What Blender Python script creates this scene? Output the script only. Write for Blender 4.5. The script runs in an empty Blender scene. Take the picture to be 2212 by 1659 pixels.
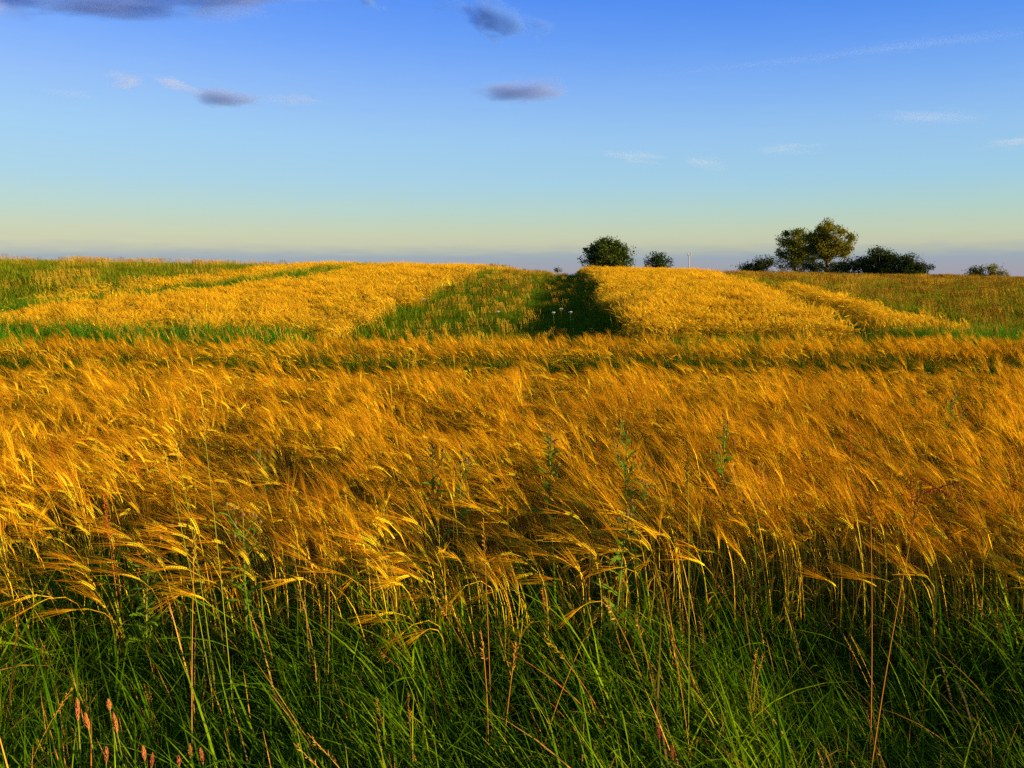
import bpy, math, random
import numpy as np
from mathutils import Vector, Matrix, Euler

R = math.radians
rng = random.Random(11)
nr = np.random.default_rng(7)
scn = bpy.context.scene
COL = scn.collection

# ------------------------------------------------------------------ camera
CAM_H, PITCH, F, CX, CY = 1.55, R(8.1), 1720.0, 1106.0, 829.5
cam_data = bpy.data.cameras.new('camera')
cam_data.sensor_width = 36.0
cam_data.lens = 36.0 * F / 2212.0
cam_data.clip_start, cam_data.clip_end = 0.05, 30000.0
cam = bpy.data.objects.new('camera', cam_data)
cam.location = (0, 0, CAM_H)
cam.rotation_euler = (R(90) - PITCH, 0, 0)
COL.objects.link(cam)
scn.camera = cam

# ------------------------------------------------------------------ light
SUN_EL, SUN_AZ = R(9.8), R(103)           # azimuth clockwise from the view direction
sun_data = bpy.data.lights.new('sun', 'SUN')
sun_data.energy = 5.0
sun_data.angle = R(0.6)
sun_data.color = (1.0, 0.78, 0.40)
sun = bpy.data.objects.new('sun', sun_data)
SUN_VEC = Vector((math.cos(SUN_EL) * math.sin(SUN_AZ), math.cos(SUN_EL) * math.cos(SUN_AZ), math.sin(SUN_EL)))
sun.rotation_euler = SUN_VEC.to_track_quat('Z', 'Y').to_euler()
COL.objects.link(sun)

vs = scn.view_settings
vs.view_transform = 'Standard'
vs.look = 'None'
vs.exposure = 1.3
vs.gamma = 1.0
vs.use_curve_mapping = False


def lin(r, g, b):
    f = lambda c: (c / 255.0) / 12.92 if c <= 10 else ((c / 255.0 + 0.055) / 1.055) ** 2.4
    return (f(r), f(g), f(b), 1.0)


world = bpy.data.worlds.new('World')
scn.world = world
world.use_nodes = True
nt = world.node_tree
nt.nodes.clear()


def N(tree, typ, **kw):
    n = tree.nodes.new(typ)
    for k, v in kw.items():
        setattr(n, k, v)
    return n


def ramp(tree, stops, interp='LINEAR'):
    n = tree.nodes.new('ShaderNodeValToRGB')
    cr = n.color_ramp
    cr.interpolation = interp
    while len(cr.elements) > 1:
        cr.elements.remove(cr.elements[-1])
    cr.elements[0].position, cr.elements[0].color = stops[0][0], stops[0][1]
    for p, c in stops[1:]:
        e = cr.elements.new(p)
        e.color = c
    return n


tc = N(nt, 'ShaderNodeTexCoord')
sep = N(nt, 'ShaderNodeSeparateXYZ')
nt.links.new(tc.outputs['Generated'], sep.inputs[0])
zr = N(nt, 'ShaderNodeMapRange')
zr.inputs['From Min'].default_value = 0.0
zr.inputs['From Max'].default_value = 0.4
skn = N(nt, 'ShaderNodeTexNoise')
skn.inputs['Scale'].default_value = 1.0
skn.inputs['Detail'].default_value = 4.0
skm = N(nt, 'ShaderNodeVectorMath', operation='MULTIPLY')
skm.inputs[1].default_value = (22, 22, 170)
nt.links.new(tc.outputs['Generated'], skm.inputs[0])
nt.links.new(skm.outputs[0], skn.inputs['Vector'])
ska = N(nt, 'ShaderNodeMath', operation='MULTIPLY_ADD')
nt.links.new(skn.outputs[0], ska.inputs[0])
ska.inputs[1].default_value = .011
skb = N(nt, 'ShaderNodeMath', operation='ADD')
ska.inputs[2].default_value = -.0055
nt.links.new(ska.outputs[0], skb.inputs[0])
nt.links.new(sep.outputs['Z'], skb.inputs[1])
nt.links.new(skb.outputs[0], zr.inputs['Value'])
# height above the horizon -> colour of an evening sky
S = lambda deg: math.sin(R(deg)) / 0.4
sky_l = ramp(nt, [(0.0, lin(160, 164, 174)), (S(.9), lin(158, 171, 182)), (S(1.35), lin(182, 188, 176)), (S(1.9), lin(201, 203, 174)),
                  (S(2.6), lin(200, 207, 178)), (S(4.2), lin(184, 211, 204)), (S(6.0), lin(170, 209, 227)), (S(9.0), lin(160, 204, 240)),
                  (S(12), lin(146, 188, 246)), (S(15), lin(118, 168, 250)), (S(18), lin(94, 150, 247)), (1.0, lin(70, 120, 225))])
sky_r = ramp(nt, [(0.0, lin(160, 158, 170)), (S(.9), lin(152, 165, 179)), (S(1.35), lin(172, 180, 172)), (S(1.9), lin(190, 195, 170)),
                  (S(2.6), lin(190, 202, 176)), (S(4.2), lin(172, 205, 200)), (S(6.0), lin(156, 201, 224)), (S(9.0), lin(144, 190, 234)),
                  (S(12), lin(118, 170, 238)), (S(15), lin(88, 148, 237)), (S(18), lin(62, 128, 233)), (1.0, lin(52, 104, 215))])
nt.links.new(zr.outputs[0], sky_l.inputs[0])
nt.links.new(zr.outputs[0], sky_r.inputs[0])
xr = N(nt, 'ShaderNodeMapRange')
xr.inputs['From Min'].default_value = -0.55
xr.inputs['From Max'].default_value = 0.5
nt.links.new(sep.outputs['X'], xr.inputs['Value'])
mixlr = N(nt, 'ShaderNodeMix', data_type='RGBA')
nt.links.new(xr.outputs[0], mixlr.inputs[0])
nt.links.new(sky_l.outputs[0], mixlr.inputs[6])
nt.links.new(sky_r.outputs[0], mixlr.inputs[7])
sky = N(nt, 'ShaderNodeTexSky')
sky.sky_type = 'NISHITA'
sky.sun_disc = False
sky.sun_elevation = SUN_EL
sky.sun_rotation = SUN_AZ
sky.altitude = 50
sky.air_density, sky.dust_density, sky.ozone_density = 1.0, 1.2, 2.0
bg1 = N(nt, 'ShaderNodeBackground')
bg1.inputs[1].default_value = 0.05
nt.links.new(sky.outputs[0], bg1.inputs[0])
bg2 = N(nt, 'ShaderNodeBackground')
bg2.inputs[1].default_value = 0.44
nt.links.new(mixlr.outputs[2], bg2.inputs[0])
mixw = N(nt, 'ShaderNodeMixShader')
mixw.inputs[0].default_value = 0.92
nt.links.new(bg1.outputs[0], mixw.inputs[1])
nt.links.new(bg2.outputs[0], mixw.inputs[2])
wout = N(nt, 'ShaderNodeOutputWorld')
nt.links.new(mixw.outputs[0], wout.inputs[0])
world.cycles.sampling_method = 'AUTOMATIC'

cy = scn.cycles
cy.max_bounces = 5
cy.diffuse_bounces = 3
cy.transmission_bounces = 3
cy.volume_bounces = 1
cy.use_denoising = False
cy.denoiser = 'OPENIMAGEDENOISE'
cy.denoising_input_passes = 'RGB_ALBEDO_NORMAL'
cy.denoising_prefilter = 'ACCURATE'
cy.volume_step_rate = 0.5


# ------------------------------------------------------------------ helpers
def tag(o, label=None, cat=None, group=None, kind=None):
    if label: o['label'] = label
    if cat: o['category'] = cat
    if group: o['group'] = group
    if kind: o['kind'] = kind
    return o


_perm = nr.integers(0, 2 ** 31, size=(4096,))


def vnoise(x, y, seed=0):
    """smooth 2-d value noise 0..1, numpy arrays"""
    x = np.asarray(x, float); y = np.asarray(y, float)
    xi = np.floor(x).astype(np.int64); yi = np.floor(y).astype(np.int64)
    fx, fy = x - xi, y - yi
    fx = fx * fx * (3 - 2 * fx); fy = fy * fy * (3 - 2 * fy)
    def h(a, b):
        k = (a * 374761393 + b * 668265263 + seed * 1442695041) & 0x7fffffff
        k = ((k ^ (k >> 13)) * 1274126177) & 0x7fffffff
        return (_perm[(k ^ (k >> 16)) & 4095] % 100003) / 100003.0
    return ((h(xi, yi) * (1 - fx) + h(xi + 1, yi) * fx) * (1 - fy) + (h(xi, yi + 1) * (1 - fx) + h(xi + 1, yi + 1) * fx) * fy)


def fnoise(x, y, seed=0):
    return 0.55 * vnoise(x, y, seed) + 0.3 * vnoise(x * 2.1 + 3.7, y * 2.1, seed + 1) + 0.15 * vnoise(x * 4.3, y * 4.3 + 9.1, seed + 2)


def sstep(a, b, v):
    t = np.clip((np.asarray(v, float) - a) / (b - a), 0, 1)
    return t * t * (3 - 2 * t)


def terrain(x, y):
    x = np.asarray(x, float); y = np.asarray(y, float)
    c = 1.19 - 0.020 * np.clip(x, -45, 30)
    t = np.clip((y - 12.0) / 33.0, 0, 1)
    p = c * (1 - (1 - t) ** 2)
    p = p * sstep(9.5, 15.0, y)
    p = p - 1.6 * sstep(47, 125, y) - 0.012 * np.clip(y - 120, 0, None)
    p = p + 0.05 * (vnoise(x * .25, y * .25, 40) - .5) + 0.12 * (vnoise(x * .06, y * .06, 41) - .5) * sstep(10, 25, y)
    return p


def ray(px, py):
    a, b = (px - CX) / F, -(py - CY) / F
    d = Vector((a, math.cos(PITCH) + b * math.sin(PITCH), -math.sin(PITCH) + b * math.cos(PITCH)))
    return d


def at(px, py, Y):
    """world point on the ray through a photograph pixel at forward distance Y"""
    d = ray(px, py)
    return Vector((d.x / d.y * Y, Y, CAM_H + d.z / d.y * Y))


def hit(px, py, h=0.0):
    """where the ray through a pixel meets the vegetation top (terrain + h)"""
    d = ray(px, py)
    Y = 1.2
    while Y < 200:
        p = at(px, py, Y)
        if p.z <= float(terrain(p.x, p.y)) + h:
            return p
        Y += 0.03
    return at(px, py, 44)


class MB:
    def __init__(self):
        self.v, self.f, self.m = [], [], []

    def poly(self, pts, mat=0):
        k = len(self.v)
        self.v += [tuple(p) for p in pts]
        self.f.append(tuple(range(k, k + len(pts))))
        self.m.append(mat)

    def ribbon(self, pts, widths, side=None, mat=0):
        """flat tapering strip along pts"""
        n = len(pts)
        k = len(self.v)
        for i in range(n):
            t = (pts[min(i + 1, n - 1)] - pts[max(i - 1, 0)])
            s = side if side is not None else Vector((0, 1, 0))
            s = s - t * (s.dot(t) / max(t.length_squared, 1e-12))
            if s.length < 1e-6: s = Vector((1, 0, 0))
            s = s.normalized() * (widths[i] * .5)
            self.v += [tuple(pts[i] - s), tuple(pts[i] + s)]
        for i in range(n - 1):
            self.f.append((k + 2 * i, k + 2 * i + 1, k + 2 * i + 3, k + 2 * i + 2))
            self.m.append(mat)

    def tube(self, pts, radii, sides=4, mat=0, cap=True):
        n = len(pts)
        k = len(self.v)
        for i in range(n):
            t = (pts[min(i + 1, n - 1)] - pts[max(i - 1, 0)]).normalized()
            a = t.orthogonal().normalized() if abs(t.z) > .9 else t.cross(Vector((0, 0, 1))).normalized()
            b = t.cross(a)
            for j in range(sides):
                q = 2 * math.pi * j / sides
                self.v.append(tuple(pts[i] + (a * math.cos(q) + b * math.sin(q)) * radii[i]))
        for i in range(n - 1):
            for j in range(sides):
                j2 = (j + 1) % sides
                self.f.append((k + i * sides + j, k + i * sides + j2, k + (i + 1) * sides + j2, k + (i + 1) * sides + j))
                self.m.append(mat)
        if cap:
            self.f.append(tuple(k + j for j in range(sides))[::-1]); self.m.append(mat)
            self.f.append(tuple(k + (n - 1) * sides + j for j in range(sides))); self.m.append(mat)

    def spindle(self, a, b, r, sides=4, mat=0, fat=.4, side=None, flat=1.0):
        """a seed or bud: pointed at both ends"""
        t = b - a
        u = t.orthogonal().normalized() if side is None else (side - t * (side.dot(t) / t.length_squared)).normalized()
        w = t.normalized().cross(u)
        k = len(self.v)
        self.v += [tuple(a), tuple(b)]
        for j in range(sides):
            q = 2 * math.pi * j / sides
            self.v.append(tuple(a + t * fat + (u * math.cos(q) + w * math.sin(q) * flat) * r))
        for j in range(sides):
            j2 = (j + 1) % sides
            self.f += [(k, k + 2 + j2, k + 2 + j), (k + 1, k + 2 + j, k + 2 + j2)]
            self.m += [mat, mat]

    def mesh(self, name, mats, smooth=False):
        me = bpy.data.meshes.new(name)
        me.from_pydata(self.v, [], self.f)
        for m in mats: me.materials.append(m)
        me.polygons.foreach_set('material_index', self.m)
        if smooth: me.polygons.foreach_set('use_smooth', [True] * len(self.f))
        me.update()
        return me

    def obj(self, name, mats, parent=None, smooth=False):
        if not isinstance(mats, (list, tuple)): mats = [mats]
        o = bpy.data.objects.new(name, self.mesh(name, mats, smooth))
        COL.objects.link(o)
        if parent: o.parent = parent
        return o


def empty(name, loc, rz=0.0):
    o = bpy.data.objects.new(name, None)
    o.empty_display_size = .1
    o.location = loc
    o.rotation_euler = (0, 0, rz)
    COL.objects.link(o)
    return o


def copy_tree(o, parent=None):
    c = o.copy()
    COL.objects.link(c)
    if parent: c.parent = parent
    for ch in list(o.children):
        copy_tree(ch, c)
    return c


# ------------------------------------------------------------------ materials
def plant_mat(name, cols, transl=.35, gloss=.05, patch=None, patch_scale=.35, patch_amt=.6, seed=0.0, rough=.45):
    """cols: colours spread over the individuals; patch: colour that takes over in patches of the field"""
    m = bpy.data.materials.new(name)
    m.use_nodes = True
    t = m.node_tree
    t.nodes.clear()
    oi = N(t, 'ShaderNodeObjectInfo')
    k = max(len(cols) - 1, 1)
    rp = ramp(t, [(i / k, tuple(c) + (1,)) for i, c in enumerate(cols)])
    geo = N(t, 'ShaderNodeNewGeometry')
    nz = N(t, 'ShaderNodeTexNoise')
    nz.inputs['Scale'].default_value = 9.0
    nz.inputs['Detail'].default_value = 2.0
    t.links.new(geo.outputs['Position'], nz.inputs['Vector'])
    ad = N(t, 'ShaderNodeMath', operation='MULTIPLY_ADD')
    t.links.new(nz.outputs[0], ad.inputs[0])
    ad.inputs[1].default_value = .7
    sb = N(t, 'ShaderNodeMath', operation='MULTIPLY_ADD')
    t.links.new(oi.outputs['Random'], sb.inputs[0])
    sb.inputs[1].default_value = .9
    sb.inputs[2].default_value = -.3
    t.links.new(sb.outputs[0], ad.inputs[2])
    t.links.new(ad.outputs[0], rp.inputs[0])
    col = rp.outputs[0]
    if patch:
        n2 = N(t, 'ShaderNodeTexNoise')
        n2.inputs['Scale'].default_value = patch_scale
        n2.inputs['Detail'].default_value = 4.0
        n2.inputs['Roughness'].default_value = .6
        mp = N(t, 'ShaderNodeVectorMath', operation='ADD')
        mp.inputs[1].default_value = (seed * 7.3, seed * 3.1, 0)
        t.links.new(geo.outputs['Position'], mp.inputs[0])
        t.links.new(mp.outputs[0], n2.inputs['Vector'])
        mr = N(t, 'ShaderNodeMapRange')
        mr.inputs['From Min'].default_value = .42
        mr.inputs['From Max'].default_value = .66
        mr.inputs['To Max'].default_value = patch_amt
        t.links.new(n2.outputs[0], mr.inputs['Value'])
        mx = N(t, 'ShaderNodeMix', data_type='RGBA')
        t.links.new(mr.outputs[0], mx.inputs[0])
        t.links.new(col, mx.inputs[6])
        mx.inputs[7].default_value = tuple(patch) + (1,)
        col = mx.outputs[2]
    d = N(t, 'ShaderNodeBsdfDiffuse')
    t.links.new(col, d.inputs[0])
    out = d.outputs[0]
    if transl > 0:
        tr = N(t, 'ShaderNodeBsdfTranslucent')
        t.links.new(col, tr.inputs[0])
        ms = N(t, 'ShaderNodeMixShader')
        ms.inputs[0].default_value = transl
        t.links.new(out, ms.inputs[1]); t.links.new(tr.outputs[0], ms.inputs[2])
        out = ms.outputs[0]
    if gloss > 0:
        g = N(t, 'ShaderNodeBsdfGlossy')
        g.inputs['Roughness'].default_value = rough
        t.links.new(col, g.inputs[0])
        ms = N(t, 'ShaderNodeMixShader')
        ms.inputs[0].default_value = gloss
        t.links.new(out, ms.inputs[1]); t.links.new(g.outputs[0], ms.inputs[2])
        out = ms.outputs[0]
    o = N(t, 'ShaderNodeOutputMaterial')
    t.links.new(out, o.inputs[0])
    return m


M = {}
M['awn'] = plant_mat('barley_awn', [(.56, .235, .006), (.74, .355, .008), (.88, .49, .011)], .42, .08, patch=(.46, .18, .006), patch_scale=.9, patch_amt=.7)
M['far_awn'] = plant_mat('far_barley_awn', [(.62, .33, .010), (.78, .45, .014), (.90, .57, .02)], .45, .08, patch=(.66, .34, .01), patch_scale=.9, patch_amt=.5)
M['ear'] = plant_mat('barley_ear', [(.50, .42, .016), (.66, .54, .020), (.72, .48, .018)], .2, .12)
M['stem'] = plant_mat('barley_stem', [(.70, .40, .02), (.54, .42, .02), (.68, .29, .015)], .2, .12)
M['stem_low'] = plant_mat('barley_lower_stem', [(.62, .34, .02), (.36, .30, .015), (.56, .20, .01)], .2, .1)
M['crop_leaf'] = plant_mat('barley_leaf', [(.30, .24, .02), (.46, .28, .02), (.13, .16, .01)], .4, .05)
M['grass'] = plant_mat('verge_grass_blade', [(.026, .060, .002), (.060, .135, .003), (.145, .255, .004), (.33, .42, .008)], .42, .03, patch=(.06, .14, .004), patch_scale=1.2)
M['grass_dry'] = plant_mat('dry_grass', [(.42, .20, .03), (.50, .28, .04), (.45, .13, .02)], .3, .06)
M['strip'] = plant_mat('headland_grass_blade', [(.04, .15, .005), (.07, .20, .007), (.12, .24, .01)], .4, .05)
M['track'] = plant_mat('track_grass_blade', [(.016, .045, .002), (.03, .075, .003), (.075, .12, .005)], .25, .03)  # blade green darkened so the near wheel track looks shaded
M['path'] = plant_mat('path_grass_blade', [(.055, .135, .004), (.09, .17, .005), (.145, .20, .007)], .4, .03, patch=(.20, .18, .008), patch_scale=.6, patch_amt=.3)
M['panicle'] = plant_mat('ripe_grass_panicle', [(.36, .22, .02), (.46, .30, .02), (.40, .17, .015)], .3, .03)
M['meadow'] = plant_mat('meadow_grass_blade', [(.105, .165, .005), (.15, .195, .007), (.21, .22, .009)], .4, .03, patch=(.22, .20, .008), patch_scale=.16, patch_amt=.45, seed=2)
M['rough_meadow'] = plant_mat('rough_meadow_blade', [(.13, .20, .006), (.19, .23, .008), (.27, .25, .01)], .4, .03, patch=(.34, .21, .010), patch_scale=.16, patch_amt=.55, seed=5)


def simple_mat(name, col, rough=.8, spec=.2, noise=0.0, scale=5.0, col2=None):
    m = bpy.data.materials.new(name)
    m.use_nodes = True
    t = m.node_tree
    b = t.nodes['Principled BSDF']
    b.inputs['Roughness'].default_value = rough
    b.inputs['Specular IOR Level'].default_value = spec
    tcn = N(t, 'ShaderNodeTexCoord')
    nz = N(t, 'ShaderNodeTexNoise')
    nz.inputs['Scale'].default_value = scale
    nz.inputs['Detail'].default_value = 5
    t.links.new(tcn.outputs['Object'], nz.inputs['Vector'])
    c2 = col2 or tuple(c * .6 for c in col)
    rp = ramp(t, [(.3, tuple(c2) + (1,)), (.7, tuple(col) + (1,))])
    t.links.new(nz.outputs[0], rp.inputs[0])
    t.links.new(rp.outputs[0], b.inputs['Base Color'])
    return m


M['soil'] = simple_mat('field_soil', (.05, .042, .012), .95, .05, scale=1.5, col2=(.03, .032, .008))

# ------------------------------------------------------------------ the ground
def build_ground():
    xs = np.concatenate([-np.geomspace(6000, 60, 26), np.arange(-58, 59, 1.0), np.geomspace(60, 6000, 26)])
    ys = np.concatenate([-np.geomspace(6000, 14, 24), np.arange(-12, 70, 1.0), np.geomspace(70, 8000, 46)])
    X, Y = np.meshgrid(xs, ys)
    Z = terrain(X, Y)
    v = np.stack([X.ravel(), Y.ravel(), Z.ravel()], 1)
    nx, ny = len(xs), len(ys)
    f = [(j * nx + i, j * nx + i + 1, (j + 1) * nx + i + 1, (j + 1) * nx + i) for j in range(ny - 1) for i in range(nx - 1)]
    me = bpy.data.meshes.new('ground')
    me.from_pydata(v.tolist(), [], f)
    me.polygons.foreach_set('use_smooth', [True] * len(f))
    me.materials.append(M['soil'])
    o = bpy.data.objects.new('ground', me)
    COL.objects.link(o)
    tag(o, 'dark soil of the gently rising farmland under the crops', 'ground', kind='structure')


build_ground()


# ------------------------------------------------------------------ masses of plants (instanced on points)
def proto_collection(name, meshes):
    c = bpy.data.collections.new(name)
    for i, me in enumerate(meshes):
        o = bpy.data.objects.new('%s_%03d' % (name, i), me)
        c.objects.link(o)
    return c


def scatter(name, label, cat, coll, pos, rot, scl, idx):
    n = len(pos)
    me = bpy.data.meshes.new(name)
    me.vertices.add(n)
    me.vertices.foreach_set('co', np.asarray(pos, np.float32).ravel())
    a = me.attributes.new('rot', 'FLOAT_VECTOR', 'POINT'); a.data.foreach_set('vector', np.asarray(rot, np.float32).ravel())
    a = me.attributes.new('scl', 'FLOAT_VECTOR', 'POINT'); a.data.foreach_set('vector', np.asarray(scl, np.float32).ravel())
    a = me.attributes.new('pick', 'INT', 'POINT'); a.data.foreach_set('value', np.asarray(idx, np.int32).ravel())
    me.update()
    o = bpy.data.objects.new(name, me)
    COL.objects.link(o)
    g = bpy.data.node_groups.new(name + '_nodes', 'GeometryNodeTree')
    g.interface.new_socket('Geometry', in_out='INPUT', socket_type='NodeSocketGeometry')
    g.interface.new_socket('Geometry', in_out='OUTPUT', socket_type='NodeSocketGeometry')
    gi, go = N(g, 'NodeGroupInput'), N(g, 'NodeGroupOutput')
    ci = N(g, 'GeometryNodeCollectionInfo')
    ci.inputs['Collection'].default_value = coll
    ci.inputs['Separate Children'].default_value = True
    ci.inputs['Reset Children'].default_value = True
    ip = N(g, 'GeometryNodeInstanceOnPoints')
    ip.inputs['Pick Instance'].default_value = True
    def na(nm, typ):
        q = N(g, 'GeometryNodeInputNamedAttribute')
        q.data_type = typ
        q.inputs[0].default_value = nm
        return q.outputs[0]
    e2r = N(g, 'FunctionNodeEulerToRotation')
    g.links.new(na('rot', 'FLOAT_VECTOR'), e2r.inputs[0])
    g.links.new(gi.outputs[0], ip.inputs['Points'])
    g.links.new(ci.outputs[0], ip.inputs['Instance'])
    g.links.new(na('pick', 'INT'), ip.inputs['Instance Index'])
    g.links.new(e2r.outputs[0], ip.inputs['Rotation'])
    g.links.new(na('scl', 'FLOAT_VECTOR'), ip.inputs['Scale'])
    g.links.new(ip.outputs[0], go.inputs[0])
    md = o.modifiers.new('plants', 'NODES')
    md.node_group = g
    tag(o, label, cat, kind='stuff')
    return o


# ---- barley
BARLEY_CLASSES = [68, 45, 24, 4, -22]           # elevation of the ear, degrees, nodding towards -x


def bend_path(p0, segs, az=math.pi):
    """segs: list of (length, angle from vertical)"""
    pts = [p0.copy()]
    c, s = math.cos(az), math.sin(az)
    p = p0.copy()
    for L, th in segs:
        p = p + Vector((math.sin(th) * c, math.sin(th) * s, math.cos(th))) * L
        pts.append(p.copy())
    return pts


def barley_stalk(mb, r, elev, base=Vector((0, 0, 0)), lod=0, az=math.pi):
    L = r.uniform(.50, .64)
    lean = R(r.uniform(-3, 12))
    thend = R(90 - elev + r.uniform(-9, 9))
    n = 9 if lod == 0 else 5
    segs = []
    for i in range(n):
        s = (i + .5) / n
        u = max(0, (s - .62) / .38)
        segs.append((L / n, lean * s + (thend - lean) * u ** 1.7))
    pts = bend_path(base, segs, az)
    side = Vector((r.uniform(-.6, .6), 1, 0)).normalized()
    if lod == 0:
        k = 4
        mb.tube(pts[:k + 1], [.0017] * (k + 1), 3, 3, cap=False)
        mb.tube(pts[k:], [.0015] * (n - k) + [.0011], 3, 2, cap=False)
    else:
        mb.ribbon(pts, [.005] * len(pts), side, 2)
    # ear: two rows of kernels on an arching axis
    EL = r.uniform(.058, .080)
    ne = 9 if lod == 0 else 3
    esegs = [(EL / ne, thend + R(22) * (i + .5) / ne) for i in range(ne)]
    ep = bend_path(pts[-1], esegs, az)
    tl = r.uniform(0, math.pi)
    aw = r.uniform(.09, .138)
    if lod == 0:
        for i in range(ne):
            t = (ep[i + 1] - ep[i]).normalized()
            u = t.cross(Vector((math.cos(az + 1.57), math.sin(az + 1.57), 0))).normalized()
            w = t.cross(u)
            sd = u * math.cos(tl) + w * math.sin(tl)
            fr = 1 - .45 * abs(i / (ne - 1) - .35)
            for sg in (-1, 1):
                a = ep[i] + sd * sg * .0012
                b = a + t * .0120 + sd * sg * .0034
                mb.spindle(a, b, .0028 * fr, 4, 1, .45, side=sd, flat=.8)
                dr = (t + sd * sg * r.uniform(.05, .22) + u * r.uniform(-.13, .13) + w * r.uniform(-.13, .13)).normalized()
                q = b + dr * aw * .5
                e = q + (dr + Vector((-.10, 0, -.05)) + t * .1).normalized() * aw * .5
                sdv = Vector((r.uniform(-1, 1), r.uniform(-1, 1), r.uniform(-1, 1)))
                mb.ribbon([b - t * .003, q, e], [.0012, .0010, .0004], sdv, 0)
    else:
        a, b = ep[0], ep[-1]
        mb.spindle(a, b, .0052, 4, 1, .4)
        t = (b - a).normalized()
        for i in range(12):
            dr = (t + Vector((r.uniform(-1, 1), r.uniform(-1, 1), r.uniform(-1, 1))) * .2).normalized()
            st = a + (b - a) * r.uniform(.1, 1)
            sdv = Vector((r.uniform(-1, 1), r.uniform(-1, 1), r.uniform(-1, 1)))
            mb.ribbon([st, st + dr * aw], [.0026, .0010], sdv, 0)
    # dry leaves on the stem
    if lod == 0:
        for q in range(r.choice((1, 2, 2, 3))):
            i = r.randint(2, 6)
            la = r.uniform(0, 2 * math.pi)
            ll = r.uniform(.08, .17)
            th0 = R(r.uniform(20, 50))
            lp = bend_path(pts[i], [(ll / 4, th0 + R(28) * j) for j in range(4)], la)
            mb.ribbon(lp, [.006, .0065, .005, .003, .0008], Vector((-math.sin(la), math.cos(la), r.uniform(-.4, .4))), 4)
    elif r.random() < .5:
        la = r.uniform(0, 2 * math.pi)
        lp = bend_path(pts[3], [(.06, R(40)), (.06, R(95))], la)
        mb.ribbon(lp, [.008, .007, .001], Vector((-math.sin(la), math.cos(la), 0)), 4)


BM = [M['awn'], M['ear'], M['stem'], M['stem_low'], M['crop_leaf']]
FM = [M['far_awn']] + BM[1:]
NV = 7
near_meshes, far_meshes = [], []
for ci_, el in enumerate(BARLEY_CLASSES):
    for k in range(NV):
        b = MB()
        barley_stalk(b, random.Random(100 * ci_ + k), el)
        near_meshes.append(b.mesh('barley_stalk', BM))
NFV = 4
for ci_, el in enumerate([55, 30, 5]):
    for k in range(NFV):
        b = MB()
        r_ = random.Random(900 + 50 * ci_ + k)
        for j in range(26):
            p = Vector((r_.gauss(0, .12), r_.gauss(0, .12), 0))
            barley_stalk(b, r_, el + r_.gauss(0, 18), p, 1, math.pi + r_.gauss(0, .6))
        far_meshes.append(b.mesh('barley_clump', FM))
C_NEAR = proto_collection('barley_stalk', near_meshes)
C_FAR = proto_collection('barley_clump', far_meshes)


def near_crop():
    pos, rot, scl, idx = [], [], [], []
    Y0, Y1 = 2.45, 10.9
    n = int(400 * (Y1 - Y0) * 24)
    y = nr.uniform(Y0, Y1, n); x = nr.uniform(-12, 12, n)
    edge = 2.72 + .28 * (fnoise(x * 1.3, x * 0 + 5, 3) - .5) + .16 * (vnoise(x * 5, x * 0, 5) - .5) + .03 * np.clip(-x, 0, 1.2)
    back = 10.5 + .3 * (fnoise(x * .8, x * 0 + 2, 8) - .5)
    ok = (np.abs(x) < .66 * y + 2.4) & (y > edge) & (y < back)
    # tramlines: wheel tracks across the crop
    g1 = np.abs(y - (8.95 + .05 * np.sin(x * .9) + .10 * (vnoise(x * .8, x * 0 + 1, 9) - .5)))
    g2 = np.abs(y - (7.0 + .05 * np.sin(x * .7 + 1) + .15 * (vnoise(x * .8, x * 0 + 4, 10) - .5)))
    ok &= g1 > .58
    ok &= ~((g2 < .17) & (nr.random(n) < .9))
    # thin spots
    hol = np.where(y > 9.3, .6, fnoise(x * 3.6, y * 2.6, 21))
    ok &= ~((hol < .36) & (nr.random(n) < .75))
    x, y, g1, g2, hol = x[ok], y[ok], g1[ok], g2[ok], hol[ok]
    n = len(x)
    z = terrain(x, y)
    wave = .4 * fnoise(x * 1.1 + 3, y * .9, 12) + .6 * fnoise(x * 2.6 + 3, y * 2.0, 13)          # gusts lying over the crop
    wave2 = vnoise(x * 4.4, y * 3.6, 15)
    az = (vnoise(x * .9, y * .9, 17) - .5) * R(50) + (vnoise(x * 4.6, y * 4.2, 18) - .5) * R(110) + nr.normal(0, R(30), n)
    tilt = R(1) + R(12) * sstep(.35, .75, wave) + R(16) * (wave2 - .5) + nr.normal(0, R(4), n)
    tilt = tilt * sstep(2.7, 3.3, y) + nr.normal(0, R(5), n) * (1 - sstep(2.7, 3.3, y))
    rot = np.stack([nr.normal(0, R(5), n), -tilt, az], 1)
    h = .93 + .07 * (fnoise(x * .9, y * .7 + 7, 25) - .5) * 2 + .16 * (vnoise(x * 3.3, y * 3.0 + 7, 26) - .5) + nr.normal(0, .06, n)
    h *= 1 - .18 * sstep(.45, .28, hol)
    h *= 1 - .30 * sstep(1.3, .45, np.where(y < 8.95, g1, 9))
    h = np.clip(h, .72, 1.28)
    cl = .55 + 1.2 * (wave - .5) * 2 + 1.4 * (wave2 - .5) + nr.normal(0, .85, n)
    cl = np.where((g1 < 1.3) & (y < 8.95), cl + 1.5, cl)
    cl = np.where((g2 < .5), cl + .7, cl)
    cl = np.where(y < 3.2, cl + .45, cl)
    cl = np.clip(np.round(cl), 0, 4).astype(int)
    idx = cl * NV + nr.integers(0, NV, n)
    scl = np.stack([np.ones(n), np.ones(n), h], 1)
    scatter('barley_crop', 'ripe golden barley filling the near field, awns swept left by the wind', 'barley', C_NEAR,
            np.stack([x, y, z], 1), rot, scl, idx)
    return n


print('near barley', near_crop())

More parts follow.
